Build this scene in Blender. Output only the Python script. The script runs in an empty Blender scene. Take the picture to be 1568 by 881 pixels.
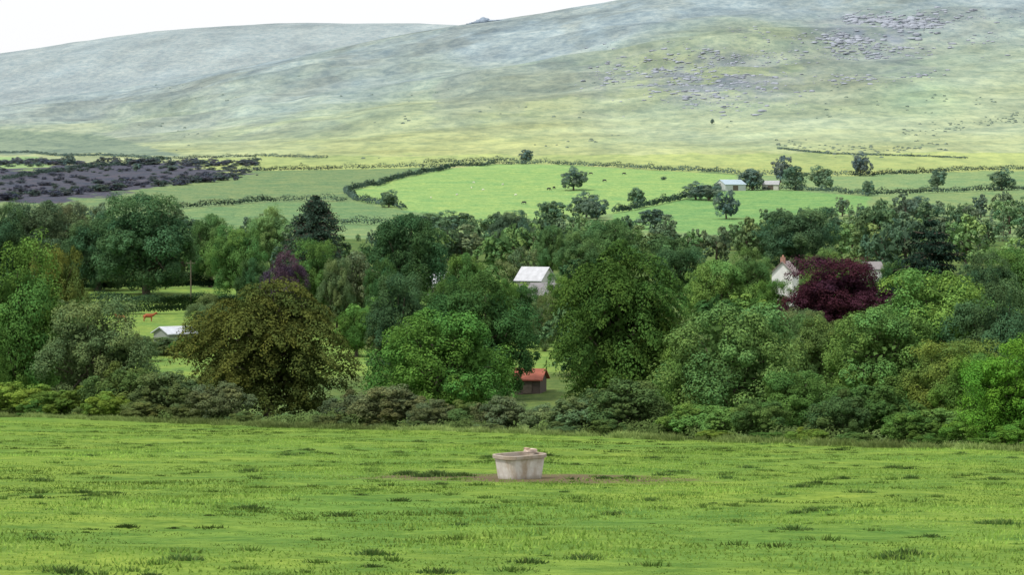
import bpy, bmesh, math, numpy as np
from mathutils import Vector, Matrix
F=4033.0; CX=784.0; HR=300.0
rng=np.random.default_rng(7)
S=bpy.context.scene
def link(o): S.collection.objects.link(o); return o
# ------------------------------------------------ noise helper
class SN:
    def __init__(s,seed,wl,n=10,oct=4):
        r=np.random.default_rng(seed); s.t=[]
        for o in range(oct):
            for i in range(n):
                a=r.uniform(0,math.tau); k=math.tau/(wl/2**o)*r.uniform(.6,1.5)
                s.t.append((math.cos(a)*k,math.sin(a)*k,r.uniform(0,math.tau),(0.6**o)/math.sqrt(n)))
    def __call__(s,x,y):
        v=0
        for a,b,c,w in s.t: v=v+np.sin(a*x+b*y+c)*w
        return v
def smooth(t): t=np.clip(t,0,1); return t*t*(3-2*t)
nH=SN(1,520); nF=SN(2,160); nN=SN(3,26,oct=3); nC=SN(4,420,oct=5); nC2=SN(5,60,oct=4)
# ------------------------------------------------ terrain height
PY=np.array([-200,0,150,200,250,300,400,500,650,800,1000,1150,1300,1450,1650.])
PZ=np.array([9,-3.14,-13.6,-18.5,-21.5,-22.5,-22.8,-22,-20.5,-17.5,-12.,-4.5,3.5,11,20.])
CRx=np.array([-600,-300,0,200,380,560,690,740,800,950,1200,1568,2200]); CRr=np.array([200,190,160,130,100,64,38,30,22,0,-30,-52,-60.])
FRx=np.array([-600,-300,0,150,250,380,560,690,900,1300,2200]); FRr=np.array([150,110,85,62,50,40,38,41,60,70,90.])
def H(x,y):
    x=np.asarray(x,float); y=np.asarray(y,float)
    plane=-3.14-.0696*y-.01*x
    prof=np.interp(y,PY,PZ)
    yb=np.clip(147-1.167*x,85,215)
    z=plane+(prof-plane)*smooth((y-yb)/60)
    z=np.where(y<yb,z+.05*nN(x,y),z+ .35*nF(x,y)*smooth((y-yb)/100))
    ys=np.maximum(y,1.); px=CX+F*x/ys
    R=np.interp(px,CRx,CRr); R=(R+np.interp(px-60,CRx,CRr)+np.interp(px+60,CRx,CRr))/3
    Rf=np.interp(px,FRx,FRr); Rf=(Rf+np.interp(px-50,FRx,FRr)+np.interp(px+50,FRx,FRr))/3
    t=np.clip((y-1650)/1750,0,1)
    row=251+(R-251)*(1-(1-t)**1.15)*1.0
    zh=(HR-row)*y/F
    zc=(HR-R)*3400/F
    t2=np.clip((y-3400)/700,0,1)
    zd=zc-(18+ .18*np.maximum(zc-60,0))*smooth(t2)
    zf=(HR-Rf)*5600/F
    t3=smooth((y-4000)/1600)
    z2=zd+(zf-zd)*t3
    z2=np.where(y>5600,zf-(y-5600)*.06,z2)
    zz=np.where(y>1650,np.where(y<3400,zh,z2),z)
    zz=zz+nH(x,y)*np.clip((y-1700)/900,0,1)*5.*np.where(y>3000,np.clip(1-(y-3000)/400,.25,1),1)
    return zz
def ground_at(px,row,dmin=60):
    d=np.concatenate([np.arange(dmin,700,1.),np.arange(700,5600,3.)]) if dmin<700 else np.arange(dmin,5600,3.)
    x=(px-CX)/F*d; r=HR-H(x,d)/d*F
    i=np.argmax(r<=row)
    if r[i]>row: i=len(d)-1
    return float(x[i]),float(d[i]),float(H(x[i],d[i]))
def W(px,d):
    x=(px-CX)/F*d; return float(x),float(d),float(H(x,d))
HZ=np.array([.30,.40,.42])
def haze_tint(c,d):  # aerial haze painted into the albedo, stronger with distance
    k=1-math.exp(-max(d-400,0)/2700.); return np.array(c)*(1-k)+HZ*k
# ------------------------------------------------ materials
def mat(name):
    m=bpy.data.materials.new(name); m.use_nodes=True; n=m.node_tree; b=n.nodes['Principled BSDF']
    b.inputs['Specular IOR Level'].default_value=.25
    return m,n,b
def N(n,t,**k):
    x=n.nodes.new(t)
    for a,v in k.items(): setattr(x,a,v)
    return x
def mixc(n,fac,a,b,mode='MIX'):
    m=N(n,'ShaderNodeMix',data_type='RGBA',blend_type=mode)
    for i,v in ((0,fac),(6,a),(7,b)):
        if hasattr(v,'links'): n.links.new(v,m.inputs[i])
        else: m.inputs[i].default_value=v
    return m.outputs[2]
def noise(n,vec,scale,det=4,rough=.6):
    t=N(n,'ShaderNodeTexNoise'); t.inputs['Scale'].default_value=scale; t.inputs['Detail'].default_value=det; t.inputs['Roughness'].default_value=rough
    n.links.new(vec,t.inputs['Vector']); return t.outputs['Fac']
def ramp(n,fac,a,b,ca=(0,0,0,1),cb=(1,1,1,1)):
    r=N(n,'ShaderNodeValToRGB'); r.color_ramp.elements[0].position=a; r.color_ramp.elements[1].position=b
    r.color_ramp.elements[0].color=ca; r.color_ramp.elements[1].color=cb
    n.links.new(fac,r.inputs[0]); return r.outputs[0]
def mapr(n,v,a,b,c,d):
    m=N(n,'ShaderNodeMapRange'); n.links.new(v,m.inputs[0])
    for i,k in enumerate((a,b,c,d)): m.inputs[i+1].default_value=k
    return m.outputs[0]
def leaf_material(name,trans=.25):
    m,n,b=mat(name); n.nodes.remove(b)
    a=N(n,'ShaderNodeAttribute',attribute_name='Col'); o=N(n,'ShaderNodeObjectInfo')
    c=mixc(n,1.,a.outputs['Color'],o.outputs['Color'],'MULTIPLY')
    b=N(n,'ShaderNodeBsdfDiffuse'); n.links.new(c,b.inputs[0])
    t=N(n,'ShaderNodeBsdfTranslucent'); n.links.new(c,t.inputs[0])
    mx=N(n,'ShaderNodeMixShader'); mx.inputs[0].default_value=trans
    n.links.new(b.outputs[0],mx.inputs[1]); n.links.new(t.outputs[0],mx.inputs[2])
    n.links.new(mx.outputs[0],n.nodes['Material Output'].inputs[0]); return m
LEAF=leaf_material('foliage',.18); GRASSM=leaf_material('grass_blades',.3)
def bark_material():
    m,n,b=mat('bark'); g=N(n,'ShaderNodeNewGeometry'); f=noise(n,g.outputs['Position'],6.)
    n.links.new(ramp(n,f,.3,.7,(.05,.04,.03,1),(.14,.12,.09,1)),b.inputs['Base Color']); b.inputs['Roughness'].default_value=.9; return m
BARK=bark_material()
def simple(name,c,rough=.8,var=.25,scale=3.,dark=None,metal=0):
    m,n,b=mat(name); g=N(n,'ShaderNodeNewGeometry'); f=noise(n,g.outputs['Position'],scale,6)
    lo=tuple(dark) if dark else tuple(k*(1-var) for k in c)
    n.links.new(ramp(n,f,.3,.65,(*lo,1),(*[k*(1+var*.4) for k in c],1)),b.inputs['Base Color'])
    b.inputs['Roughness'].default_value=rough; b.inputs['Metallic'].default_value=metal; return m
# ------------------------------------------------ mesh builder
def mk_mesh(name,V,Fc,C,M=None,mats=()):
    me=bpy.data.meshes.new(name); V=np.asarray(V,np.float32); Fc=np.asarray(Fc,np.int32); k=Fc.shape[1]
    me.vertices.add(len(V)); me.vertices.foreach_set('co',V.ravel())
    me.loops.add(Fc.size); me.loops.foreach_set('vertex_index',Fc.ravel())
    me.polygons.add(len(Fc)); me.polygons.foreach_set('loop_start',np.arange(0,Fc.size,k,dtype=np.int32))
    for m in mats: me.materials.append(m)
    if M is not None: me.polygons.foreach_set('material_index',np.asarray(M,np.int32))
    me.update(calc_edges=True)
    if C is not None:
        a=me.attributes.new('Col','FLOAT_COLOR','POINT')
        C4=np.ones((len(V),4),np.float32); C=np.asarray(C); C4[:,:C.shape[1]]=C; a.data.foreach_set('color',C4.ravel())
    return me
def nrm(v): return v/np.maximum(np.linalg.norm(v,axis=-1,keepdims=True),1e-9)
def rdir(r,n): return nrm(r.normal(size=(n,3)))
class Geo:
    def __init__(s): s.V=[];s.F=[];s.C=[];s.M=[];s.n=0
    def add(s,V,Fc,C,m):
        s.V.append(V); s.F.append(Fc+s.n); s.C.append(C); s.M.append(np.full(len(Fc),m)); s.n+=len(V)
    def leaves(s,r,P,Nn,size,col,m=0):
        n=len(P); Nn=nrm(Nn); a=rdir(r,n); T=nrm(np.cross(Nn,a)); B=np.cross(Nn,T); sz=(size*r.uniform(.6,1.35,n))[:,None]
        bend=Nn*sz*.2
        V=np.stack([P-T*sz-bend,P+B*sz*.62,P+T*sz-bend,P-B*sz*.62],1).reshape(-1,3)
        s.add(V,np.arange(4*n).reshape(n,4),np.repeat(col,4,0),m)
    def tube(s,p0,p1,r0,r1,m=1,k=7):
        p0=np.array(p0,float);p1=np.array(p1,float); d=nrm(p1-p0); a=np.array([1,0,0]) if abs(d[0])<.8 else np.array([0,1,0])
        u=nrm(np.cross(d,a)); v=np.cross(d,u); an=np.arange(k)*math.tau/k; c=np.cos(an)[:,None]*u+np.sin(an)[:,None]*v
        V=np.concatenate([p0+c*r0,p1+c*r1]); i=np.arange(k); j=(i+1)%k
        s.add(V,np.stack([i,j,j+k,i+k],1),np.ones((2*k,3)),m)
    def arrays(s): return np.concatenate(s.V),np.concatenate(s.F),np.concatenate(s.C),np.concatenate(s.M)
def crown(kind,seed,nl,npf,nlf,ls):
    r=np.random.default_rng(seed); g=Geo()
    P=dict(round=(.50,.33,.33,.38,-.85),tall=(.52,.27,.27,.40,-.85),droop=(.48,.34,.34,.38,-.85),sparse=(.50,.34,.34,.36,-.8),bush=(.42,.36,.36,.38,-.35))[kind]
    cz,rx,ry,rz,zl=P; c=np.array([0,0,cz]); gold=math.pi*(3-5**.5)
    if kind=='sparse': rx*=r.uniform(.85,1.1); c=c+np.array([r.normal()*.03,r.normal()*.03,0])
    i=np.arange(nl)+.5; zz=1-(1-zl)*i/nl; an=gold*i+r.uniform(0,6); rr=np.sqrt(np.clip(1-zz**2,0,1))
    ld=nrm(np.stack([rr*np.cos(an),rr*np.sin(an),zz],1)+r.normal(size=(nl,3))*.2)
    if kind!='sparse':
        ld=np.concatenate([ld,rdir(r,max(nl//5,2))*.45])
    LC=c+ld*np.array([rx,ry,rz])*r.uniform(.70,1.14,(len(ld),1)); lr=r.uniform(.10,.2,len(ld))
    for q in range(len(ld)):
        dro=kind in('droop','tall')
        pd=nrm(rdir(r,npf)+.7*nrm(ld[q]) +np.array([0,0,.25])); pc=LC[q]+pd*lr[q]*r.uniform(.55,1.05,(npf,1)); pr=lr[q]*r.uniform(.28,.55,npf)
        lt=r.uniform(.82,1.18); yl=r.uniform(-.12,.13)
        for p in range(npf):
            n=int(nlf*r.uniform(.7,1.3)); dd=nrm(rdir(r,n)+.45*pd[p]+np.array([0,0,.2]))
            off=dd*pr[p]*(.5+.65*r.uniform(0,1,(n,1))**.6)
            if dro:
                off[:,2]*=.45; out=nrm(np.array([pd[p][0],pd[p][1],0.])+.6*np.array([ld[q][0],ld[q][1],0.])+1e-6)
                sh=np.clip(off@out/pr[p]+.3,0,2); off+=out*(sh*pr[p]*.65)[:,None]; off[:,2]-=sh**2*pr[p]*.8
            pos=pc[p]+off; tone=lt*r.uniform(.88,1.12)*r.uniform(.84,1.18,n)
            y=yl+r.uniform(-.06,.09,n)
            if dro: y=y+.10*np.clip(sh-.6,0,1)
            col=np.stack([tone*(1+1.3*y),tone*(1+.25*y),tone*(1-.6*y)],1)
            g.leaves(r,pos,dd+.36*rdir(r,n)+np.array([0,0,.35]),ls,col)
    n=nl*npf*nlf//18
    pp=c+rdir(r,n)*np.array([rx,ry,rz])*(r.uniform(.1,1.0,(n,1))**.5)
    g.leaves(r,pp,rdir(r,n),ls*2.4,np.full((n,3),.7))  # inner fill leaves coloured darker to deepen the crown's shade
    th=.03 if kind!='bush' else .015
    pts=[np.array([r.normal()*.01,r.normal()*.01,z]) for z in (-.03,.18,.36,.52,.7)]
    for a,b,ra,rb in zip(pts[:-1],pts[1:],(th*1.3,th,.8*th,.5*th),(th,.8*th,.5*th,.2*th)): g.tube(a,b,ra,rb)
    for q in range(nl):
        st=pts[1+q%3]; mid=(st+LC[q])/2+np.array([0,0,-.02]); g.tube(st,mid,th*.45,th*.28,k=5); g.tube(mid,LC[q],th*.28,th*.1,k=5)
    V,Fc,C,M=g.arrays()
    V[:,2]=np.where(V[:,2]<-.03,-.03*r.uniform(0,1,len(V)),V[:,2])
    rad=np.percentile(np.hypot(V[:,0],V[:,1]),98.5); V=V*np.array([.5/rad,.5/rad,1/np.percentile(V[:,2],99.8)])
    return V,Fc,C,M
def conifer(seed,lay,nb,nlf,ls,ex=.62):
    r=np.random.default_rng(seed); g=Geo(); g.tube((0,0,-.03),(0,0,.97),.025,.004)
    for l in range(lay):
        t=l/(lay-1); z=.06+.90*t; R=.5*(1-t)**ex*(1 if t>.05 else .9)+.02
        for b in range(nb):
            a=r.uniform(0,math.tau); RR=R*r.uniform(.6,1.15); tip=np.array([math.cos(a)*RR,math.sin(a)*RR,z+.05-.12*RR*2*r.uniform(.2,1)]); base=np.array([0,0,z+.02])
            g.tube(base,tip,.006,.002,k=4)
            n=int(nlf*(.35+RR*1.6)); s=r.uniform(.1,1,n)**.6; wd=(.03+.10*RR)*(1-s*.5)
            P=base+(tip-base)*s[:,None]+r.normal(size=(n,3))*wd[:,None]*np.array([1,1,.4]); P[:,2]-=.03*s**2
            tone=r.uniform(.7,1.3)*r.uniform(.75,1.25,n)
            g.leaves(r,P,rdir(r,n)*.6+np.array([math.cos(a)*.5,math.sin(a)*.5,.7]),ls,np.stack([tone]*3,1))
    V,Fc,C,M=g.arrays(); rad=np.percentile(np.hypot(V[:,0],V[:,1]),97); return V*np.array([.5/rad,.5/rad,1]),Fc,C,M
LIB={}
def lib(kind,n,*a):
    LIB[kind]=[mk_mesh(kind+'_foliage',*crown(kind,100*len(LIB)+i,*a),mats=(LEAF,BARK)) for i in range(n)]
lib('round',4,28,11,125,.0092); lib('droop',1,38,10,150,.0085); lib('tall',1,40,10,140,.0085); lib('sparse',5,16,8,75,.018); lib('bush',3,17,9,120,.0135)
LIB['conifer']=[mk_mesh('conifer_foliage',*conifer(5+i,24,16,60,.015,.45),mats=(LEAF,BARK)) for i in range(1)]
LIB['cedar']=[mk_mesh('cedar_foliage',*conifer(15,13,14,110,.014,.5),mats=(LEAF,BARK))]
cnt={}
G1=(.062,.130,.030); DK=(.037,.085,.026); LT=(.105,.192,.048); GY=(.086,.130,.052); OL=(.070,.095,.024); BL=(.048,.095,.042); PU=(.046,.018,.028); YG=(.12,.19,.035); BR=(.084,.110,.052)
NM=dict(round='broadleaf_tree',droop='oak_tree',tall='sycamore_tree',sparse='hedgerow_tree',bush='bush',conifer='conifer_tree',cedar='cedar_tree')
FM=1.45
def tree(kind,px,top,wpx,d,col,name=None,row=None):
    if row is not None: x,y,z=ground_at(px,row,900); d=y
    else: x,y,z=W(px,d)
    h=(HR-top)/F*d-z; w=wpx/F*d
    k=cnt.get(kind,0); cnt[kind]=k+1; ms=LIB[kind]
    o=link(bpy.data.objects.new(name or NM[kind],ms[k%len(ms)])); o.location=(x,y,z-.05); o.scale=(w,w*rng.uniform(.9,1.05),h); o.rotation_euler=(0,0,rng.uniform(0,6.28))
    c=haze_tint(np.array(col)*(FM if kind not in('conifer','cedar') else .95)*rng.uniform(.93,1.07),d*(1.2 if row else 1)); o.color=(*c,1); return o
T=tree
# --- tree line just beyond the field
T('round',30,365,210,235,G1); T('round',145,458,200,208,GY); T('round',85,372,120,330,OL)
T('droop',412,430,285,190,(.056,.075,.020))
T('round',672,474,235,182,(.065,.145,.03)); T('round',740,414,200,290,DK); T('round',608,418,110,325,BL); T('round',690,425,120,310,DK)
T('tall',950,374,235,235,(.043,.088,.020),'sycamore_tree')
T('round',1125,465,235,190,(.09,.165,.05)); T('round',1050,520,110,190,LT)
T('round',1283,393,195,400,PU,'copper_beech_tree')
T('round',1430,412,230,310,(.09,.175,.042)); T('round',1350,470,210,255,(.085,.16,.042)); T('round',1530,428,170,250,BL); T('round',1455,520,180,205,(.10,.15,.035)); T('round',1265,482,140,290,(.075,.13,.04))
T('round',1225,568,150,152,(.07,.14,.035)); T('bush',1335,578,180,139,(.055,.11,.03)); T('round',1555,520,190,126,(.075,.18,.025)); T('bush',1440,625,110,131,(.09,.16,.04))
T('round',1235,474,110,350,GY); T('round',1500,540,160,180,(.07,.14,.03))
T('round',1620,480,150,180,G1); T('round',-60,450,150,200,G1)
# bushes along the field boundary
fb=lambda px: 147/(1+1.167*(px-784)/F)
for px,top,w,o_,c in [(30,585,120,7,YG),(100,592,110,6,(.09,.15,.03)),(-30,590,90,8,G1),(160,600,80,4,YG),(190,556,130,11,(.075,.12,.035)),(255,568,140,8,(.07,.105,.04)),(335,585,110,6,BR),
  (545,598,110,9,BR),(600,590,140,6,(.09,.11,.05)),(660,612,90,5,BR),(725,612,100,8,(.08,.13,.04)),(768,606,90,7,BR),(835,618,90,9,(.10,.15,.07)),(885,606,140,6,(.09,.14,.06)),
  (962,580,150,7,(.055,.09,.03)),(905,596,90,14,(.055,.095,.035)),(1065,616,130,6,(.10,.19,.045)),(1110,622,80,5,LT),(1165,610,100,6,(.065,.12,.035)),
  (1290,598,120,6,(.055,.10,.035)),(1395,630,100,4,(.065,.13,.03)),(1490,640,100,5,(.08,.17,.03)),(1240,655,70,2.5,YG),(1025,640,70,6,G1),(1560,645,100,4,(.08,.18,.03)),
  (575,642,60,4,(.10,.13,.05)),(60,612,70,3.5,G1),(290,615,80,4,(.08,.11,.04)),(130,620,50,3,(.09,.13,.04)),(215,614,70,3,(.09,.12,.04)),(370,630,60,3,(.08,.12,.04)),(505,634,70,3,(.08,.11,.04)),(640,644,60,3,(.08,.12,.04)),(745,648,60,3,(.09,.13,.05)),(860,644,70,3,(.08,.13,.05)),(930,642,70,3,(.06,.10,.03)),(1095,658,60,3,YG),(1190,660,80,2.5,G1),(1310,662,80,2.5,(.06,.11,.03)),(1425,664,70,2.5,G1),(1520,668,70,2.5,(.08,.16,.03))]:
    T('bush',px,top,w,fb(px)+o_,c)
# middle distance
T('round',225,296,175,560,(.038,.09,.030)); T('round',150,330,130,580,DK); T('round',60,308,150,600,(.055,.09,.035)); T('round',5,310,110,590,DK); T('round',105,310,90,620,(.065,.085,.035)); T('round',-60,320,120,580,G1)
T('conifer',483,300,112,535,(.026,.055,.030)); T('round',622,328,150,490,(.033,.08,.026)); T('round',436,384,80,455,(.055,.035,.055),'plum_tree'); T('round',487,366,92,465,G1)
T('round',365,346,95,545,(.065,.145,.03)); T('round',322,328,86,610,G1); T('round',415,316,84,700,LT); T('sparse',540,385,80,455,BR); T('round',515,395,60,450,GY); T('round',390,395,70,500,DK)
T('cedar',1425,338,165,370,(.020,.042,.028)); T('round',1100,398,130,420,LT); T('round',1148,378,90,480,(.065,.13,.035)); T('round',1180,428,80,410,G1)
T('sparse',790,378,80,520,GY); T('round',712,388,90,460,G1); T('round',935,335,110,640,G1); T('round',1030,362,110,560,DK); T('round',890,352,80,610,(.065,.13,.035)); T('round',1225,318,130,700,DK); T('round',1262,380,90,470,(.09,.15,.04)); T('round',1510,385,110,420,BL); T('round',1560,380,130,450,G1)
T('round',780,322,80,760,BL); T('round',845,345,60,640,G1); T('round',585,395,70,440,DK)
T('round',800,437,70,400,DK); T('round',862,420,70,410,G1); T('round',770,428,60,395,G1); T('round',835,450,60,385,GY)
T('round',1315,400,60,470,(.065,.13,.035)); T('round',1375,396,80,470,DK)
T('bush',250,516,80,385,GY); T('bush',290,516,60,380,G1); T('bush',215,510,60,370,GY); T('round',545,472,80,380,G1); T('round',320,450,80,400,GY)
# distant field trees
for px,top,w,row,col in [(878,254,50,292,DK),(805,229,28,251,BL),(595,290,34,318,G1),(976,287,30,318,G1),(1195,238,42,280,(.035,.055,.05)),(1317,232,38,270,(.035,.055,.05)),(1217,254,46,292,G1),(1258,253,44,292,LT),(1152,258,44,292,BL),
  (1112,291,48,336,(.03,.07,.045)),(1065,277,56,306,BL),(1435,261,36,290,G1),(1533,258,44,292,G1),(1329,276,22,300,G1),(107,234,24,254,BL),(898,292,60,335,DK),(845,308,52,345,G1),(1400,300,60,335,DK),(1090,182,7,190,DK),
  (1085,283,46,308,BL),(915,300,50,338,BL),(1003,320,60,350,BL),(700,322,60,352,G1),(660,325,50,352,LT),(1015,270,12,276,DK),(60,248,16,256,BL),(210,250,18,262,BL),(265,252,20,262,BL)]:
    T('sparse',px,top,w,0,col,row=row)
# woodland belts (merged)
def low(kind,seed): return crown(kind,seed,9,6,30,.031)
LOW=[low('round',900+i) for i in range(5)]+[low('tall',950)]+[conifer(33,12,8,14,.03)]
def merged(name,items):
    VV=[];FF=[];CC=[];MM=[];n=0
    for (x,y,z,w,h,a,c,k) in items:
        V,Fc,C,M=LOW[k]; ca,sa=math.cos(a),math.sin(a); V=V*np.array([w,w,h]); V=np.stack([V[:,0]*ca-V[:,1]*sa+x,V[:,0]*sa+V[:,1]*ca+y,V[:,2]+z],1)
        VV.append(V);FF.append(Fc+n);CC.append(C*c);MM.append(M);n+=len(V)
    me=mk_mesh(name,np.concatenate(VV),np.concatenate(FF),np.concatenate(CC),np.concatenate(MM),(LEAF,BARK)); return link(bpy.data.objects.new(name,me))
cols=[G1,DK,LT,GY,BL,(.06,.12,.035),(.08,.13,.035),DK,G1]
items=[]
def belt(n,pxa,pxb,da,db,hlo,hhi,skip=None,toplim=None):
    for i in range(n):
        px=pxa+(pxb-pxa)*(i+rng.uniform(-.4,.4))/n; d=rng.uniform(da,db)
        if skip and skip(px,d): continue
        x,y,z=W(px,d); h=rng.uniform(hlo,hhi)
        if toplim: h=min(h,(HR-toplim(px))/F*d-z)
        if h<2.5: continue
        k=rng.integers(0,6) if rng.uniform()>.04 else 6
        w=h*rng.uniform(.8,1.25) if k!=6 else h*.5
        items.append((x,y,z-.3,w,h,rng.uniform(0,6),haze_tint(FM*np.array(cols[rng.integers(0,9)])*rng.uniform(.7,1.2),d),k))
tl=lambda px: np.interp(px,[-200,0,130,300,330,420,520,560,640,720,780,880,1000,1080,1150,1220,1300,1400,1600],[322,322,305,320,335,322,345,352,328,325,322,325,322,345,322,312,298,288,288])+rng.uniform(0,22)
belt(75,-150,1720,900,1010,9,14,toplim=tl)
belt(60,-150,1720,760,900,9,14,toplim=tl)
belt(52,-150,1720,640,760,9,15,toplim=tl,skip=lambda p,d:140<p<300 and d<660)
belt(26,1120,1700,1010,1090,8,13,toplim=tl)
merged('distant_woodland',items); items=[]
t2=lambda px: np.interp(px,[-200,560,700,780,790,860,870,1100,1600],[395,400,395,395,452,452,390,405,400])+rng.uniform(0,30)
belt(26,560,1750,520,600,9,14,toplim=t2,skip=lambda p,d:770<p<870 or 1160<p<1235 or 1315<p<1355)
belt(26,560,1750,380,480,9,13,toplim=lambda p:t2(p)+35,skip=lambda p,d:1170<p<1225)
belt(16,840,1750,300,360,9,12,toplim=lambda p:t2(p)+70)
belt(9,-200,150,380,520,9,13,toplim=lambda p:400+rng.uniform(0,30))
belt(8,-200,130,260,340,9,12,toplim=lambda p:440)
belt(7,470,640,300,420,6,9,toplim=lambda p:470+rng.uniform(0,30),skip=lambda p,d:p<560)
merged('woodland',items); items=[]
# scrub on the heath, far left
for i in range(520):
    a=rng.uniform(-90,395); lo=251; hi=306-36*max(a,0)/400
    q=rng.uniform()
    b=lo+rng.uniform(-3,3) if q<.25 else (hi+rng.uniform(-3,3) if q<.4 else rng.uniform(lo,hi))
    x,y,z=ground_at(a,b,950); h=rng.uniform(1.,2.4)*(1.7 if q<.4 else 1); items.append((x,y,z-.3,h*rng.uniform(1.8,3.6),h,rng.uniform(0,6),haze_tint(np.array([(.05,.06,.07),(.05,.085,.05),(.06,.05,.10),(.065,.055,.11)][rng.integers(0,4)])*rng.uniform(.8,1.2),y*.85),int(rng.integers(0,5))))
merged('heath_scrub_thicket',items)
# ------------------------------------------------ hedges
def hedge(name,pts,h,wd,dens,ls,col,seed,broken=False):
    r=np.random.default_rng(seed); g=Geo(); P=np.array(pts)[:,:2]; seg=np.linalg.norm(np.diff(P,axis=0),axis=1); L=seg.sum(); n=int(L*dens)
    s=r.uniform(0,L,n)
    if broken: s=s[(np.sin(s*.45)+np.sin(s*.93+2)+np.sin(s*2.1+1)*.6+r.normal(size=n)*.3)>-.2]; n=len(s)
    cs=np.concatenate([[0],np.cumsum(seg)]); x=np.interp(s,cs,P[:,0]); y=np.interp(s,cs,P[:,1])
    hh=h*(1+.32*np.sin(s/(3*h)+r.uniform(0,6))*np.sin(s/(1.1*h)))*(1+.12*np.sin(s*2.1/h))
    a=r.uniform(-.15*math.pi,1.15*math.pi,n); ro=r.uniform(.6,1.05,n)
    x=x+np.cos(a)*ro*wd/2*.8; y=y+np.cos(a)*ro*wd/2; z=H(x,y)+np.maximum(np.sin(a),-.1)*.55*hh*ro+.42*hh*r.uniform(.2,1,n)**.5
    nn=np.stack([np.cos(a)*.7,np.cos(a)*.7,np.sin(a)+.3],1)+.5*rdir(r,n)
    d=float(y.mean()); c=haze_tint(np.array(col)*1.1,d*.65)
    tone=r.uniform(.7,1.3,n)*(1+.2*np.sin(s/(2.3*h)))
    g.leaves(r,np.stack([x,y,z],1),nn,ls,tone[:,None]*c)
    V,Fc,C,M=g.arrays(); return link(bpy.data.objects.new(name,mk_mesh(name,V,Fc,C,M,(LEAF,BARK))))
def pl(pts,dmin=300): return [ground_at(a,b,dmin) for a,b in pts]
HD=(.028,.06,.03)
k=0
for pts,h in [([(370,263),(520,260),(690,257),(760,251),(850,252),(1000,261),(1130,268)],3.4),([(1130,268),(1300,270),(1450,264),(1620,261)],3.4),([(690,258),(620,272),(530,294),(545,307),(620,322)],3.4),
   ([(250,322),(340,316),(420,309),(530,309)],3.2),([(1110,291),(1010,314),(940,327)],3.6),([(250,245),(400,240),(500,243)],2.4),([(1130,291),(1200,291),(1330,301),(1420,296),(1600,292)],3.2),
   ([(500,343),(560,345),(640,345)],3.4),([(650,252),(700,249),(790,247)],3.4),([(1190,228),(1270,236),(1420,240),(1480,243)],1.2),([(0,276),(100,262),(200,252),(250,245)],2.8),([(-30,232),(60,236),(180,240),(260,245)],2.)]:
    k+=1; hedge('hedge',pl(pts,900),h,3.4,18,.42,HD,200+k)
hedge('hedge',pl([(130,444),(250,443),(390,440)],420),3.2,4.5,300,.2,HD,301)
hedge('hedge',pl([(130,484),(250,482),(380,478),(560,486)],380),3.2,4.5,300,.18,(.04,.078,.03),302)
hedge('hedge',pl([(140,462),(250,464),(370,464)],400),1.8,3.4,240,.17,HD,303)
bl=lambda x,o=3.: (x,147-1.167*x+o)
hedge('field_boundary_hedge',[bl(x,6) for x in np.arange(-50,38,4)],.9,2.6,420,.085,(.085,.13,.04),311,True)
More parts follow.
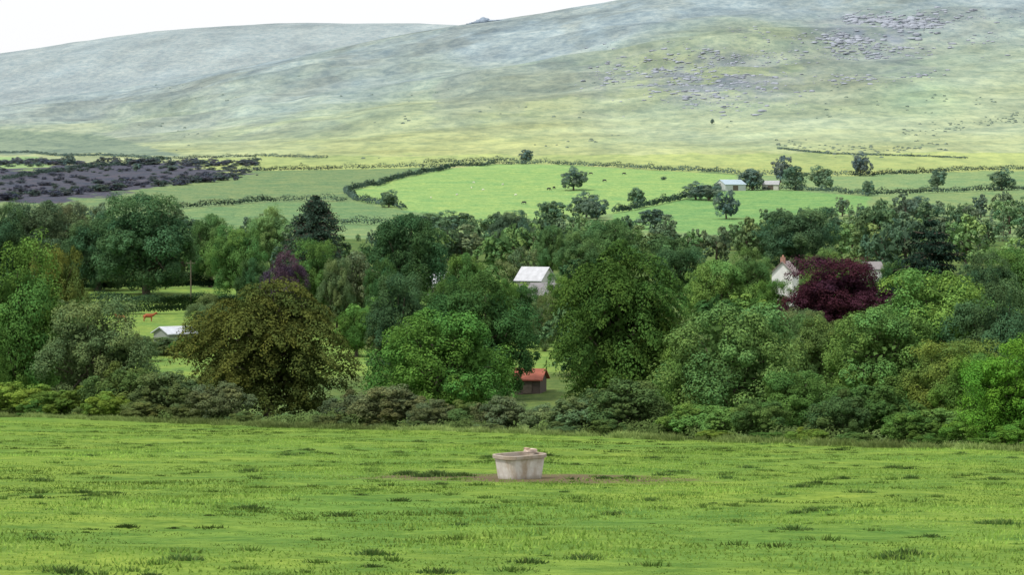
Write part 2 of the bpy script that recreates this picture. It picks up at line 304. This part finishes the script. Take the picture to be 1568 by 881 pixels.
# ------------------------------------------------ terrain
def build_terrain():
    ys=np.concatenate([np.arange(-60,40,3.),np.arange(40,240,1.2),np.arange(240,900,4.),np.arange(900,1800,4.),np.arange(1800,3600,9.),np.arange(3600,6200,30.)])
    nx=460; s=np.linspace(-1,1,nx); s=np.sign(s)*(.75*np.abs(s)+.25*np.abs(s)**3)
    hw=60+.36*np.maximum(ys,0); X=s[None,:]*hw[:,None]; Y=np.repeat(ys[:,None],nx,1); Z=H(X,Y)
    V=np.stack([X,Y,Z],-1).reshape(-1,3); ny=len(ys); i=np.arange(ny-1)[:,None]*nx+np.arange(nx-1)[None,:]
    Fc=np.stack([i,i+1,i+1+nx,i+nx],-1).reshape(-1,4)
    x,y,z=V.T; yy=np.maximum(y,30); px=CX+F*x/yy; row=HR-z/yy*F
    C=np.zeros((len(V),4))
    def setc(m,c): C[m,:3]=c
    C[:,:3]=(.10,.16,.05)
    yb=np.clip(147-1.167*x,85,215)
    setc(y<yb+3+1.2*nN(x*2,y*2),(.152,.255,.046))
    far=y>900
    def poly(pts,c,dlo=900,dhi=1900,soft=0):
        inside=np.zeros(len(V),bool); n=len(pts)
        pj=px+soft*8*nC2(x,y); rj=row+soft*3*nC2(y,x)
        for a in range(n):
            x1,y1=pts[a];x2,y2=pts[(a+1)%n]
            if y1==y2: continue
            cr=((y1>rj)!=(y2>rj))&(pj<(x2-x1)*(rj-y1)/(y2-y1)+x1); inside^=cr
        C[inside&(y>dlo)&(y<dhi),:3]=c
    setc(far&(y<=1700),(.19,.28,.13))
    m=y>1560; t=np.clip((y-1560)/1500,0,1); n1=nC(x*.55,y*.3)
    c0=np.array([.37,.42,.195]);c1=np.array([.31,.365,.215]);c2=np.array([.258,.32,.25]);c3=np.array([.235,.292,.31])  # moor tones turn bluer with distance: haze painted into vertex colour
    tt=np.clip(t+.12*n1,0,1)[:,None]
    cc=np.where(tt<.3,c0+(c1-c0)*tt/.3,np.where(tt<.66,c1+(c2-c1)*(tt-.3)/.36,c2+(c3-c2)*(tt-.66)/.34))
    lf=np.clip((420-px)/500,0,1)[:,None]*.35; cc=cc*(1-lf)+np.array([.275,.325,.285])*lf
    hp=smooth((nC(x*1.3+900,y*.55)-.15)/.5)*.5*smooth((y-1900)/500); cc=cc*(1-hp[:,None])+np.array([.20,.235,.225])*hp[:,None]
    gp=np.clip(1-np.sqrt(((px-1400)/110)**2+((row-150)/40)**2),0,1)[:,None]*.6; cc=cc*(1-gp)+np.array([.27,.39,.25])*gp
    gy=np.clip(1.15-np.sqrt(((px-1080)/170)**2+((row-118)/48)**2),0,1)+np.clip(1.1-np.sqrt(((px-1340)/120)**2+((row-55)/42)**2),0,1)
    gy=np.clip(gy,0,1)*np.clip(.6+.9*nC2(x*.7,y*.25),0,1); gy=(gy*.9)[:,None]; cc=cc*(1-gy)+np.array([.22,.25,.30])*gy
    cc=cc*(1+.08*n1[:,None]+.09*nC2(x*.6,y*.4)[:,None])
    fh=smooth((y-3600)/600)[:,None]; cc=cc*(1-fh)+np.array([.285,.34,.36])*(1+.05*n1[:,None]+.05*nC2(x*.3,y*.2)[:,None])*fh  # far hill blended to a painted haze blue-grey
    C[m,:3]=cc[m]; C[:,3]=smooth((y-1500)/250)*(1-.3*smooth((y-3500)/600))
    poly([(-200,262),(60,258),(250,246),(400,240),(1800,232),(1800,263),(1450,264),(1300,270),(1130,268),(1000,261),(850,252),(760,251),(690,257),(380,263)],(.32,.39,.16),900,2300,.6)
    poly([(-200,320),(200,290),(250,275),(390,262),(690,257),(620,272),(530,294),(545,307),(530,310),(420,310),(220,325)],(.16,.24,.12))
    poly([(420,310),(530,310),(620,322),(700,345),(640,350),(300,350),(250,325)],(.15,.25,.12))
    poly([(545,307),(530,294),(620,272),(690,258),(760,251),(860,252),(1000,261),(1130,268),(1110,291),(1010,314),(940,327),(740,345),(620,322)],(.235,.38,.14))
    poly([(930,350),(940,327),(1010,314),(1110,291),(1200,291),(1330,301),(1330,322),(1100,360)],(.17,.32,.12))
    poly([(1130,268),(1300,270),(1450,264),(1700,261),(1700,292),(1420,296),(1330,301),(1200,291),(1120,291)],(.20,.30,.145))
    poly([(-200,262),(-200,325),(60,311),(200,296),(280,276),(400,266),(360,262),(250,247),(120,252)],(.075,.08,.115),900,1900,1.)
    poly([(-200,190),(0,197),(150,206),(290,240),(120,236),(-200,236)],(.19,.25,.185),900,2600,.5)
    poly([(-200,240),(60,240),(80,256),(-200,266)],(.25,.37,.17),900,2300)
    mm=(px>130)&(px<900)&(y>330)&(y<650); setc(mm,(.17,.27,.065))
    me=mk_mesh('terrain',V,Fc,C); me.polygons.foreach_set('use_smooth',np.ones(len(Fc),bool)); return link(bpy.data.objects.new('terrain',me))
ter=build_terrain()
TX,TY,TZ=W(796,82)
def ground_material():
    m,n,b=mat('pasture_and_moor'); g=N(n,'ShaderNodeNewGeometry'); P=g.outputs['Position']
    a=N(n,'ShaderNodeAttribute',attribute_name='Col')
    f1=noise(n,P,3.5,6,.7); f2=noise(n,P,.6,5,.7); f3=noise(n,P,.09,4)
    c=mixc(n,1.,a.outputs['Color'],ramp(n,f1,.3,.7,(.66,.72,.6,1),(1.26,1.2,1.3,1)),'MULTIPLY')
    c=mixc(n,1.,c,ramp(n,f2,.37,.62,(.60,.72,.68,1),(1.24,1.14,1.06,1)),'MULTIPLY')
    c=mixc(n,1.,c,ramp(n,f3,.36,.64,(.78,.88,.9,1),(1.2,1.07,1.,1)),'MULTIPLY')
    vm=N(n,'ShaderNodeVectorMath',operation='SUBTRACT'); n.links.new(P,vm.inputs[0]); vm.inputs[1].default_value=(TX+.3,TY+.6,TZ)
    vs=N(n,'ShaderNodeVectorMath',operation='MULTIPLY'); n.links.new(vm.outputs[0],vs.inputs[0]); vs.inputs[1].default_value=(.20,.30,0)
    ln=N(n,'ShaderNodeVectorMath',operation='LENGTH'); n.links.new(vs.outputs[0],ln.inputs[0])
    add=N(n,'ShaderNodeMath',operation='MULTIPLY_ADD'); n.links.new(noise(n,P,1.3,5,.7),add.inputs[0]); add.inputs[1].default_value=-1.8; n.links.new(ln.outputs[1],add.inputs[2])
    mud=mapr(n,add.outputs[0],-.05,.25,.9,0)
    near=mixc(n,mud,c,(.13,.095,.062,1))
    st=N(n,'ShaderNodeVectorMath',operation='MULTIPLY'); n.links.new(P,st.inputs[0]); st.inputs[1].default_value=(1,.45,2.)
    q1=noise(n,st.outputs[0],.014,8,.74); q2=noise(n,st.outputs[0],.09,6,.78)
    mo=mixc(n,1.,a.outputs['Color'],ramp(n,q1,.38,.62,(.76,.80,.83,1),(1.14,1.11,1.06,1)),'MULTIPLY')
    mo=mixc(n,1.,mo,ramp(n,q2,.40,.58,(.72,.77,.82,1),(1.10,1.08,1.05,1)),'MULTIPLY')
    c=mixc(n,a.outputs['Alpha'],near,mo); n.links.new(c,b.inputs['Base Color'])
    b.inputs['Roughness'].default_value=.95; b.inputs['Specular IOR Level'].default_value=.05
    bp=N(n,'ShaderNodeBump'); bp.inputs['Strength'].default_value=.6; bp.inputs['Distance'].default_value=.12; n.links.new(f1,bp.inputs['Height']); n.links.new(bp.outputs[0],b.inputs['Normal'])
    return m
ter.data.materials.append(ground_material())
# ------------------------------------------------ grass
def grass(name,n,hl,hh,wl,clusters=None,col=(.165,.275,.038),seed=1):
    r=np.random.default_rng(seed)
    if clusters is None:
        d=np.sqrt(r.uniform(34**2,170**2,n*2))
        dens=r.uniform(0,1,n*2)<np.clip((70/d)**1.,0,1); d=d[dens][:n]; n=len(d)
        x=d*r.uniform(-.26,.26,n); y=d
        hm=np.clip(.75+.5*nN(x*3,y*3),.25,1.7); lean=r.normal(size=(n,2))*.45
    else:
        cx,cy,cr=clusters; i=r.integers(0,len(cx),n); rr=np.abs(r.normal(size=n))*.6*cr[i]; a=r.uniform(0,6.28,n); x=cx[i]+np.cos(a)*rr*1.5; y=cy[i]+np.sin(a)*rr*1.3
        hm=np.minimum(cr[i]*2,1.2)*np.exp(-(rr/cr[i])**2); lean=np.stack([np.cos(a),np.sin(a)],1)*.5+r.normal(size=(n,2))*.4
    ok=(y<147-1.167*x+2)&(((x-TX-.3)/2.6)**2+((y-TY-.5)/2.2)**2>r.uniform(.4,1.3,n)); x=x[ok];y=y[ok];hm=hm[ok];lean=lean[ok];n=len(x)
    z=H(x,y)-.01; h=r.uniform(hl,hh,n)*hm; w=wl*r.uniform(.6,1.3,n); a=r.uniform(-.9,.9,n); t=np.stack([np.cos(a),np.sin(a),0*a],1)*w[:,None]
    B=np.stack([x,y,z],1); tip=B+np.stack([lean[:,0]*h,lean[:,1]*h,h],1)
    V=np.stack([B-t,B+t,tip],1).reshape(-1,3); tone=(r.uniform(.8,1.25,n)*(1+.22*nN(x,y)+.16*nN(x*3.1,y*3.1)))[:,None]; yl=r.uniform(0,1,n)[:,None]**3
    C=tone*(np.array(col)*(1-.3*yl)+np.array([.22,.24,.07])*.5*yl)
    return link(bpy.data.objects.new(name,mk_mesh(name,V,np.arange(3*n).reshape(n,3),np.repeat(C,3,0),None,(GRASSM,))))
grass('grass',180000,.04,.085,.022,col=(.180,.295,.056))
r=np.random.default_rng(77); nt=1300; d=np.sqrt(r.uniform(36**2,165**2,nt)); cx=d*r.uniform(-.25,.25,nt)
grass('grass_tussocks',75000,.07,.17,.022,(cx,d,r.uniform(.08,.5,nt)),(.11,.195,.042),5)
def tp(q): return (q*r.uniform(-.22,.22,110),q,r.uniform(.1,.38,110))
grass('thistle_patch',12000,.12,.24,.026,tp(r.uniform(40,130,110)),(.075,.14,.038),6)
mx=TX+np.array([-3.6,-2.6,-1.8,-3.0,1.5,2.6,-1.2,3.4]); my=TY+np.array([1.6,1.0,1.8,.4,-.6,-.3,.2,.2])
grass('mud_edge_weeds',2600,.14,.26,.025,(mx,my,np.array([.4,.5,.35,.3,.3,.25,.3,.25])),(.06,.12,.035),9)
x=np.linspace(-45,34,260); grass('long_grass',50000,.2,.42,.03,(x,147-1.167*x-r.uniform(-3.,.5,260),r.uniform(.3,.8,260)),(.19,.26,.085),8)
# ------------------------------------------------ trough
def trough():
    L,Wd,Hh=1.55,1.18,.78
    bm=bmesh.new()
    def rr(l,w,rad,z):
        out=[]
        for sx,sy,a0 in((1,1,0),(-1,1,90),(-1,-1,180),(1,-1,270)):
            for k in range(6):
                a=math.radians(a0+18*k); out.append(bm.verts.new((sx*(l/2-rad)+rad*math.cos(a),sy*(w/2-rad)+rad*math.sin(a),z)))
        return out
    rings=[rr(L*.80,Wd*.76,.24,-.08),rr(L*.81,Wd*.77,.24,.04),rr(L*.925,Wd*.90,.30,Hh-.14),rr(L*.935,Wd*.91,.30,Hh-.12),rr(L,Wd,.34,Hh-.11),rr(L+.01,Wd+.01,.34,Hh-.015),rr(L-.01,Wd-.01,.33,Hh),rr(L-.13,Wd-.13,.27,Hh),rr(L-.15,Wd-.15,.26,Hh-.02),rr(L*.75,Wd*.68,.2,.1)]
    for a,b in zip(rings[:-1],rings[1:]):
        for i in range(24): bm.faces.new((a[i],a[(i+1)%24],b[(i+1)%24],b[i]))
    bm.faces.new(rings[-1]); bm.faces.new(rings[0][::-1])
    me=bpy.data.meshes.new('trough_body'); bm.to_mesh(me); bm.free()
    m,n,b=mat('weathered_concrete'); tc=N(n,'ShaderNodeTexCoord'); P=tc.outputs['Object']
    f=noise(n,P,3.,7,.7); c=ramp(n,f,.3,.7,(.48,.44,.39,1),(.68,.66,.62,1))
    st=N(n,'ShaderNodeVectorMath',operation='MULTIPLY'); n.links.new(P,st.inputs[0]); st.inputs[1].default_value=(3.5,3.5,1.2)
    c=mixc(n,1.,c,ramp(n,noise(n,st.outputs[0],1.,5),.36,.55,(.70,.61,.51,1),(1,1,1,1)),'MULTIPLY')
    sp=N(n,'ShaderNodeSeparateXYZ'); n.links.new(P,sp.inputs[0])
    c=mixc(n,mapr(n,sp.outputs[2],.0,.16,.6,0),c,(.16,.15,.09,1)); c=mixc(n,mapr(n,sp.outputs[2],.62,.68,0,.65),c,(.27,.21,.15,1))
    n.links.new(c,b.inputs['Base Color']); b.inputs['Roughness'].default_value=.9
    bp=N(n,'ShaderNodeBump'); bp.inputs['Strength'].default_value=.4; bp.inputs['Distance'].default_value=.02; n.links.new(noise(n,P,25,5),bp.inputs['Height']); n.links.new(bp.outputs[0],b.inputs['Normal'])
    me.materials.append(m); root=link(bpy.data.objects.new('water_trough',None))
    def child(nm,me): o=link(bpy.data.objects.new(nm,me)); o.parent=root; return o
    child('trough_body',me)
    def box(nm,sx,sy,sz,loc,mt,bev=.015,rot=0):
        bm=bmesh.new(); bmesh.ops.create_cube(bm,size=1); bmesh.ops.scale(bm,vec=(sx,sy,sz),verts=bm.verts); bmesh.ops.bevel(bm,geom=bm.edges[:],offset=bev,segments=2,affect='EDGES')
        me=bpy.data.meshes.new(nm); bm.to_mesh(me); bm.free(); me.materials.append(mt); o=child(nm,me); o.location=loc; o.rotation_euler=(0,0,rot)
    wm,wn,wb=mat('trough_water'); wb.inputs['Base Color'].default_value=(.02,.025,.015,1); wb.inputs['Roughness'].default_value=.08
    box('water',L-.42,Wd-.42,.02,(0,0,.60),wm,.004)
    pk=simple('valve_cover_concrete',(.62,.50,.42),.9,.3,8)
    box('valve_box',.36,.30,.12,(.46,.06,Hh+.063),pk,.03,.1); box('valve_arm',.10,.26,.05,(.34,.08,Hh+.14),simple('valve_lid_plastic',(.5,.36,.27),.6,.3,9))
    pi=simple('pipe_metal',(.2,.2,.19),.5,.2,9); box('supply_pipe',.04,.04,.95,(.62,.62,.36),pi,.012)
    root.location=(TX,TY,TZ+.0); root.rotation_euler=(.0,-.012,math.radians(35))
trough()
# ------------------------------------------------ buildings
def building(name,px,d,w,l,h,rh,rot,wallc,roofc,chim=False,zoff=0,wins=True,row=None):
    if row: x,y,z=ground_at(px,row,900); d=y
    else: x,y,z=W(px,d)
    root=link(bpy.data.objects.new(name,None)); root.location=(x,y,z+zoff); root.rotation_euler=(0,0,math.radians(rot))
    wm=simple('render_'+name,haze_tint(wallc,d),.85,.12,.8); rm=simple('roof_'+name,haze_tint(roofc,d),.7,.2,1.2); gm=simple('glass_'+name,haze_tint((.04,.05,.06),d),.2,.1,1); fm=simple('frame_'+name,(.7,.7,.68),.6,.05,1)
    def mk(nm,vs,fs,mt):
        me=bpy.data.meshes.new(nm); me.from_pydata(vs,[],fs); me.materials.append(mt); o=link(bpy.data.objects.new(nm,me)); o.parent=root; return o
    a,b=w/2,l/2
    mk('walls',[(-a,-b,-3),(a,-b,-3),(a,b,-3),(-a,b,-3),(-a,-b,h),(a,-b,h),(a,b,h),(-a,b,h),(-a,0,h+rh),(a,0,h+rh)],[(0,1,5,4),(2,3,7,6),(1,2,6,9,5),(3,0,4,8,7)],wm)
    e=.35; t=.14; q=rh/b*e
    vs=[]
    for zz in(0,t): vs+=[(-a-e,-b-e,h-q+zz+.02),(a+e,-b-e,h-q+zz+.02),(a+e,0,h+rh+zz+.02),(-a-e,0,h+rh+zz+.02),(a+e,b+e,h-q+zz+.02),(-a-e,b+e,h-q+zz+.02)]
    mk('roof',vs,[(0,3,2,1),(3,5,4,2),(6,7,8,9),(9,8,10,11),(0,1,7,6),(5,11,10,4),(1,2,8,7),(2,4,10,8),(0,6,9,3),(3,9,11,5)],rm)
    def bx(nm,c,s,mt):
        cx,cy,cz=c; sx,sy,sz=[k/2 for k in s]
        mk(nm,[(cx+i*sx,cy+j*sy,cz+k*sz) for i in(-1,1) for j in(-1,1) for k in(-1,1)],[(0,1,3,2),(4,6,7,5),(0,4,5,1),(2,3,7,6),(0,2,6,4),(1,5,7,3)],mt)
    if wins:
        nwin=max(2,int(w//3))
        for i in range(nwin):
            for fl in range(1 if h<5 else 2):
                xx=-a+w*(i+.5)/nwin; zz=1.5+fl*2.6
                bx('window_frame_%d_%d'%(i,fl),(xx,-b-.02,zz),(1.15,.08,1.25),fm); bx('window_%d_%d'%(i,fl),(xx,-b-.07,zz),(.95,.04,1.05),gm)
        bx('door',(-a+w*.5+ (1.4 if nwin%2 else 0),-b-.04,1.),(.95,.1,2.),simple('door_'+name,(.12,.1,.08),.6))
        bx('gutter',(0,-b-e-.06,h-q),(w+2*e,.1,.1),gm)
    else:
        bx('barn_door',(0,-b-.05,h*.42),(min(3,w*.35),.1,h*.8),simple('door_'+name,(.12,.1,.08),.7))
    if chim:
        for sx in((-1,) if chim==1 else(-1,1)): bx('chimney_%d'%(sx+1),(sx*(a-.7),0,h+rh+.3),(.7,.9,1.3),simple('brick_'+name,(.33,.19,.15),.9,.3,3)); bx('chimney_pot_%d'%(sx+1),(sx*(a-.7),0,h+rh+1.15),(.3,.3,.4),simple('pot_'+name,(.4,.22,.15),.9,.2,3))
    return root
building('white_farmhouse',820,500,5.4,5.6,4.4,2.3,-30,(.50,.50,.49),(.48,.49,.52),zoff=1.6)
building('slate_roof_outbuilding',836,455,5,5,2.7,1.8,-20,(.45,.44,.42),(.2,.19,.2),wins=False,zoff=2.4)
building('red_roof_barn',813,300,2.9,3.2,1.7,.95,-14,(.10,.08,.07),(.32,.10,.065),wins=False)
building('metal_roof_shed',267,400,4.6,5,2.2,.9,35,(.22,.24,.22),(.50,.53,.58),wins=False,zoff=-.4)
building('chimney_house',1203,500,6,4,7.2,2.,72,(.72,.72,.71),(.25,.2,.19),1)
building('white_cottage',1334,540,3.6,4,7.3,1.3,10,(.78,.78,.76),(.22,.2,.2),0)
building('farm_barn',1118,0,12,9,3.,2.2,30,(.5,.52,.5),(.40,.50,.58),wins=False,row=292)
building('stone_cottage',1180,0,8,6,2.6,1.8,-10,(.62,.58,.5),(.4,.38,.38),wins=False,row=291)
building('white_bungalow',662,560,8,6,3.,2,10,(.7,.72,.72),(.55,.57,.6))
def pole(px,d,h):
    x,y,z=W(px,d); g=Geo(); g.tube((0,0,-.5),(0,0,h),.16,.11,0,8); g.tube((-.9,0,h-.6),(.9,0,h-.6),.06,.06,0,6)
    for q in(-.8,-.3,.3,.8): g.tube((q,0,h-.55),(q,0,h-.3),.05,.04,0,6)
    V,Fc,C,M=g.arrays(); o=link(bpy.data.objects.new('telegraph_pole',mk_mesh('telegraph_pole',V,Fc,C,M,(BARK,)))); o.location=(x,y,z)
pole(292,520,9)
# ------------------------------------------------ rocks
def ico():
    bm=bmesh.new(); bmesh.ops.create_icosphere(bm,subdivisions=2,radius=1); V=np.array([v.co[:] for v in bm.verts]); Fc=np.array([[v.index for v in f.verts] for f in bm.faces]); bm.free(); return V,Fc
IV,IF=ico()
def rocks(name,L,col,seed):
    r=np.random.default_rng(seed); VV=[];FF=[];CC=[];n=0
    for x,y,s,fl in L:
        k=r.normal(size=3)*1.6; V=IV*(1+.22*np.sin(IV@(r.normal(size=3)*3)+k[0])+.15*np.sin(IV@(r.normal(size=3)*5)+k[1]))[:,None]
        V=np.sign(V)*np.abs(V)**.75*np.array([s*r.uniform(.8,1.5),s*r.uniform(.7,1.2),s*fl]); a=r.uniform(0,6.28); V=np.stack([V[:,0]*math.cos(a)-V[:,1]*math.sin(a)+x,V[:,0]*math.sin(a)+V[:,1]*math.cos(a)+y,V[:,2]+float(H(x,y))+s*fl*.2],1)
        VV.append(V);FF.append(IF+n);n+=len(V); CC.append(np.full((len(V),3),1.)*np.array(col)*r.uniform(.8,1.15))
    m,nn,b=mat('granite_'+name); at=N(nn,'ShaderNodeAttribute',attribute_name='Col'); nn.links.new(at.outputs['Color'],b.inputs['Base Color']); b.inputs['Roughness'].default_value=.95
    return link(bpy.data.objects.new(name,mk_mesh(name,np.concatenate(VV),np.concatenate(FF),np.concatenate(CC),None,(m,))))
def scatter(cl,r,flo=.25,fhi=.55):
    L=[]
    for px,row,sx,sy,nc,nm,s0,s1 in cl:
        for i in range(nc):
            a,b=px+r.normal()*sx,row+r.normal()*sy
            if b>190: continue
            x,y,z=ground_at(a,b,1700)
            if y>3390: continue
            k=r.integers(max(1,nm//3),nm+1)
            for j in range(k):
                xx,yy=x+r.normal()*13,y+r.normal()*22
                if yy>3390: continue
                L.append((xx,yy,s0+(s1-s0)*r.uniform()**3,r.uniform(flo,fhi)))
    return L
r=np.random.default_rng(5)
rocks('boulder_field',scatter([(1010,112,50,18,38,18,.5,2.9),(1110,130,50,15,36,18,.5,2.9),(1080,95,30,6,14,16,.5,2.4),(1385,38,16,3,15,38,1,5.2),(1335,31,12,2.5,9,30,.8,4.4),(1285,63,14,3,10,30,.7,4.),(1340,75,45,8,20,18,.6,3.2),(1210,60,50,12,13,12,.5,2.4),(1310,118,60,6,11,14,.5,2.6),(940,120,14,6,6,14,.5,2.6),(1480,22,35,5,10,16,.7,3.2),(1190,92,25,3,7,16,.5,2.4),(1510,60,30,12,7,12,.5,2.4),(1030,165,60,6,7,8,.5,1.8)],r),(.30,.33,.38),3)
x0,y0=(740-CX)/F*3385,3385.
rocks('granite_tor',[(x0+a,y0+b,s,f) for a,b,s,f in [(-8,0,4,.6),(-3,1,5,.8),(2,-1,5,.7),(0,0,3.5,1.7),(8,1,4,.5),(-14,0,3.5,.4),(14,0,3,.4),(-20,2,2.5,.3),(4,1,3.5,1.3),(20,0,3,.3)]],(.24,.30,.37),4)
def shrubs(name,L,c0,seed,k1=.7,n=40,ls=.32):
    r=np.random.default_rng(seed); g=Geo()
    for x,y,s in L:
        dd=rdir(r,n); dd[:,2]=np.abs(dd[:,2]); P=dd*np.array([s,s,s*.6])*r.uniform(.6,1.05,(n,1))+np.array([x,y,float(H(x,y))]); c=haze_tint(np.array(c0)*r.uniform(k1,1.3),y*1.0)
        g.leaves(r,P,dd+.4*rdir(r,n),s*ls,r.uniform(.75,1.2,(n,1))*c)
    V,Fc,C,M=g.arrays(); link(bpy.data.objects.new(name,mk_mesh(name,V,Fc,C,M,(LEAF,))))
L=[]
for i in range(34):
    a0,b0=r.uniform(-80,1650),175+r.normal()*30
    for j in range(r.integers(1,7)):
        a,b=a0+r.normal()*22,b0+r.normal()*4
        if not(90<b<246): continue
        x,y,z=ground_at(a,b,1650); L.append((x,y,r.uniform(.7,1.9)))
for i in range(220):
    u=r.uniform(); a=1180+u*260; b=220+22*math.sin(u*3)*.5+r.normal()*5
    if r.uniform()<.5: a=1380+u*200; b=206-u*30+r.normal()*5
    if b>246: continue
    x,y,z=ground_at(a,b,1650); L.append((x,y,r.uniform(.5,1.6)))
shrubs('gorse_bushes',L,(.20,.25,.15),8)
# ------------------------------------------------ animals
def animal(name,pts,edges,rad,mt):
    me=bpy.data.meshes.new(name); me.from_pydata(pts,edges,[]); o=link(bpy.data.objects.new(name,me)); md=o.modifiers.new('s','SKIN')
    for v,rv in zip(me.skin_vertices[0].data,rad): v.radius=(rv,rv)
    me.skin_vertices[0].data[0].use_root=True
    sb=o.modifiers.new('b','SUBSURF'); sb.levels=1
    bpy.context.view_layer.update(); dg=bpy.context.evaluated_depsgraph_get(); m2=bpy.data.meshes.new_from_object(o.evaluated_get(dg)); bpy.data.objects.remove(o); m2.materials.clear(); m2.materials.append(mt)
    m2.polygons.foreach_set('use_smooth',np.ones(len(m2.polygons),bool)); return m2
def quad_mesh(name,sc,graze,mt,fat=1.):
    hx=(1.25,0,.35) if graze else (1.45,0,1.5)
    p=[(0,0,1.0),(-.65,0,1.08),(.6,0,1.02),(.95,0,1.12),((hx[0]+.95)/2,0,.8 if graze else 1.32),hx,(hx[0]+.28,0,hx[2]-.16),(-.85,0,1.05),(-.92,0,.55)]
    e=[(0,1),(0,2),(2,3),(3,4),(4,5),(5,6),(1,7),(7,8)]; rd=[.37*fat,.33*fat,.34*fat,.25*fat,.17*fat,.14,.09,.06,.03]
    for s in(-1,1):
        b=len(p); p+=[(.62,s*.2,.75),(.62,s*.22,.42),(.60,s*.22,.03),(-.62,s*.2,.8),(-.5,s*.22,.62),(-.74,s*.22,.40),(-.68,s*.22,.03)]
        e+=[(2,b),(b,b+1),(b+1,b+2),(1,b+3),(b+3,b+4),(b+4,b+5),(b+5,b+6)]; rd+=[.14,.075,.06,.19,.13,.075,.06]
        b=len(p); p+=[(hx[0]-.02,s*.24,hx[2]+.08)]; e+=[(5,b)]; rd+=[.045]
    p=[tuple(k*sc for k in q) for q in p]; return animal(name,p,e,[k*sc for k in rd],mt)
def hide(name,a,b):
    m,n,bs=mat(name); tc=N(n,'ShaderNodeTexCoord'); n.links.new(ramp(n,noise(n,tc.outputs['Object'],1.3,3),.48,.54,(*a,1),(*b,1)),bs.inputs['Base Color']); bs.inputs['Roughness'].default_value=.8; return m
cowm=[quad_mesh('cow_black',1,True,hide('hide_black',(.03,.03,.035),(.05,.05,.055))),quad_mesh('cow_red',1,False,hide('hide_red_white',(.30,.085,.035),(.32,.10,.045)))]
shm=quad_mesh('sheep',.55,True,hide('fleece',(.65,.63,.56),(.75,.73,.66)),1.25)
def put(me,name,px,row,dmin,rot):
    x,y,z=ground_at(px,row,dmin); o=link(bpy.data.objects.new(name,me)); o.location=(x,y,z); o.rotation_euler=(0,0,rot)
for px,row,rt in[(840,292,.3),(926,279,2.8),(955,268,.1),(905,268,3.),(803,313,2.9),(848,290,1.)]: put(cowm[0],'cow',px,row,900,rt)
put(cowm[1],'cow',226,493,360,.3); put(cowm[1],'cow',186,495,360,2.9)
for px,row in[(722,289),(700,300),(740,292),(770,284),(660,304),(790,300),(725,281),(900,300)]: put(shm,'sheep',px,row,900,float(r.uniform(0,6)))
# ------------------------------------------------ light, sky, camera
el,az=math.radians(57),math.radians(-50)
sl=bpy.data.lights.new('sun','SUN'); sl.energy=3.1; sl.angle=math.radians(4); sl.color=(1,.96,.89)
so=link(bpy.data.objects.new('sun',sl)); so.rotation_euler=(math.pi/2-el,0,az)
w=bpy.data.worlds.new('World'); S.world=w; w.use_nodes=True; n=w.node_tree; bg=n.nodes['Background']
sk=N(n,'ShaderNodeTexSky'); sk.sky_type='NISHITA'; sk.sun_disc=False; sk.sun_elevation=el; sk.sun_rotation=math.radians(180+50); sk.dust_density=3; sk.air_density=1
n.links.new(mixc(n,.78,sk.outputs[0],(12.0,12.0,12.2,1)),bg.inputs[0]); bg.inputs[1].default_value=.1
cam=bpy.data.cameras.new('camera'); co=link(bpy.data.objects.new('camera',cam)); cam.sensor_width=36; cam.lens=F/1568*36; cam.clip_end=20000; cam.clip_start=.5
co.location=(0,0,0); co.rotation_euler=(math.pi/2-math.atan((440.5-HR)/F),0,0); S.camera=co
S.view_settings.view_transform='Standard'; S.view_settings.look='None'; S.view_settings.exposure=0
print('polys',sum(len(m.polygons) for m in bpy.data.meshes))
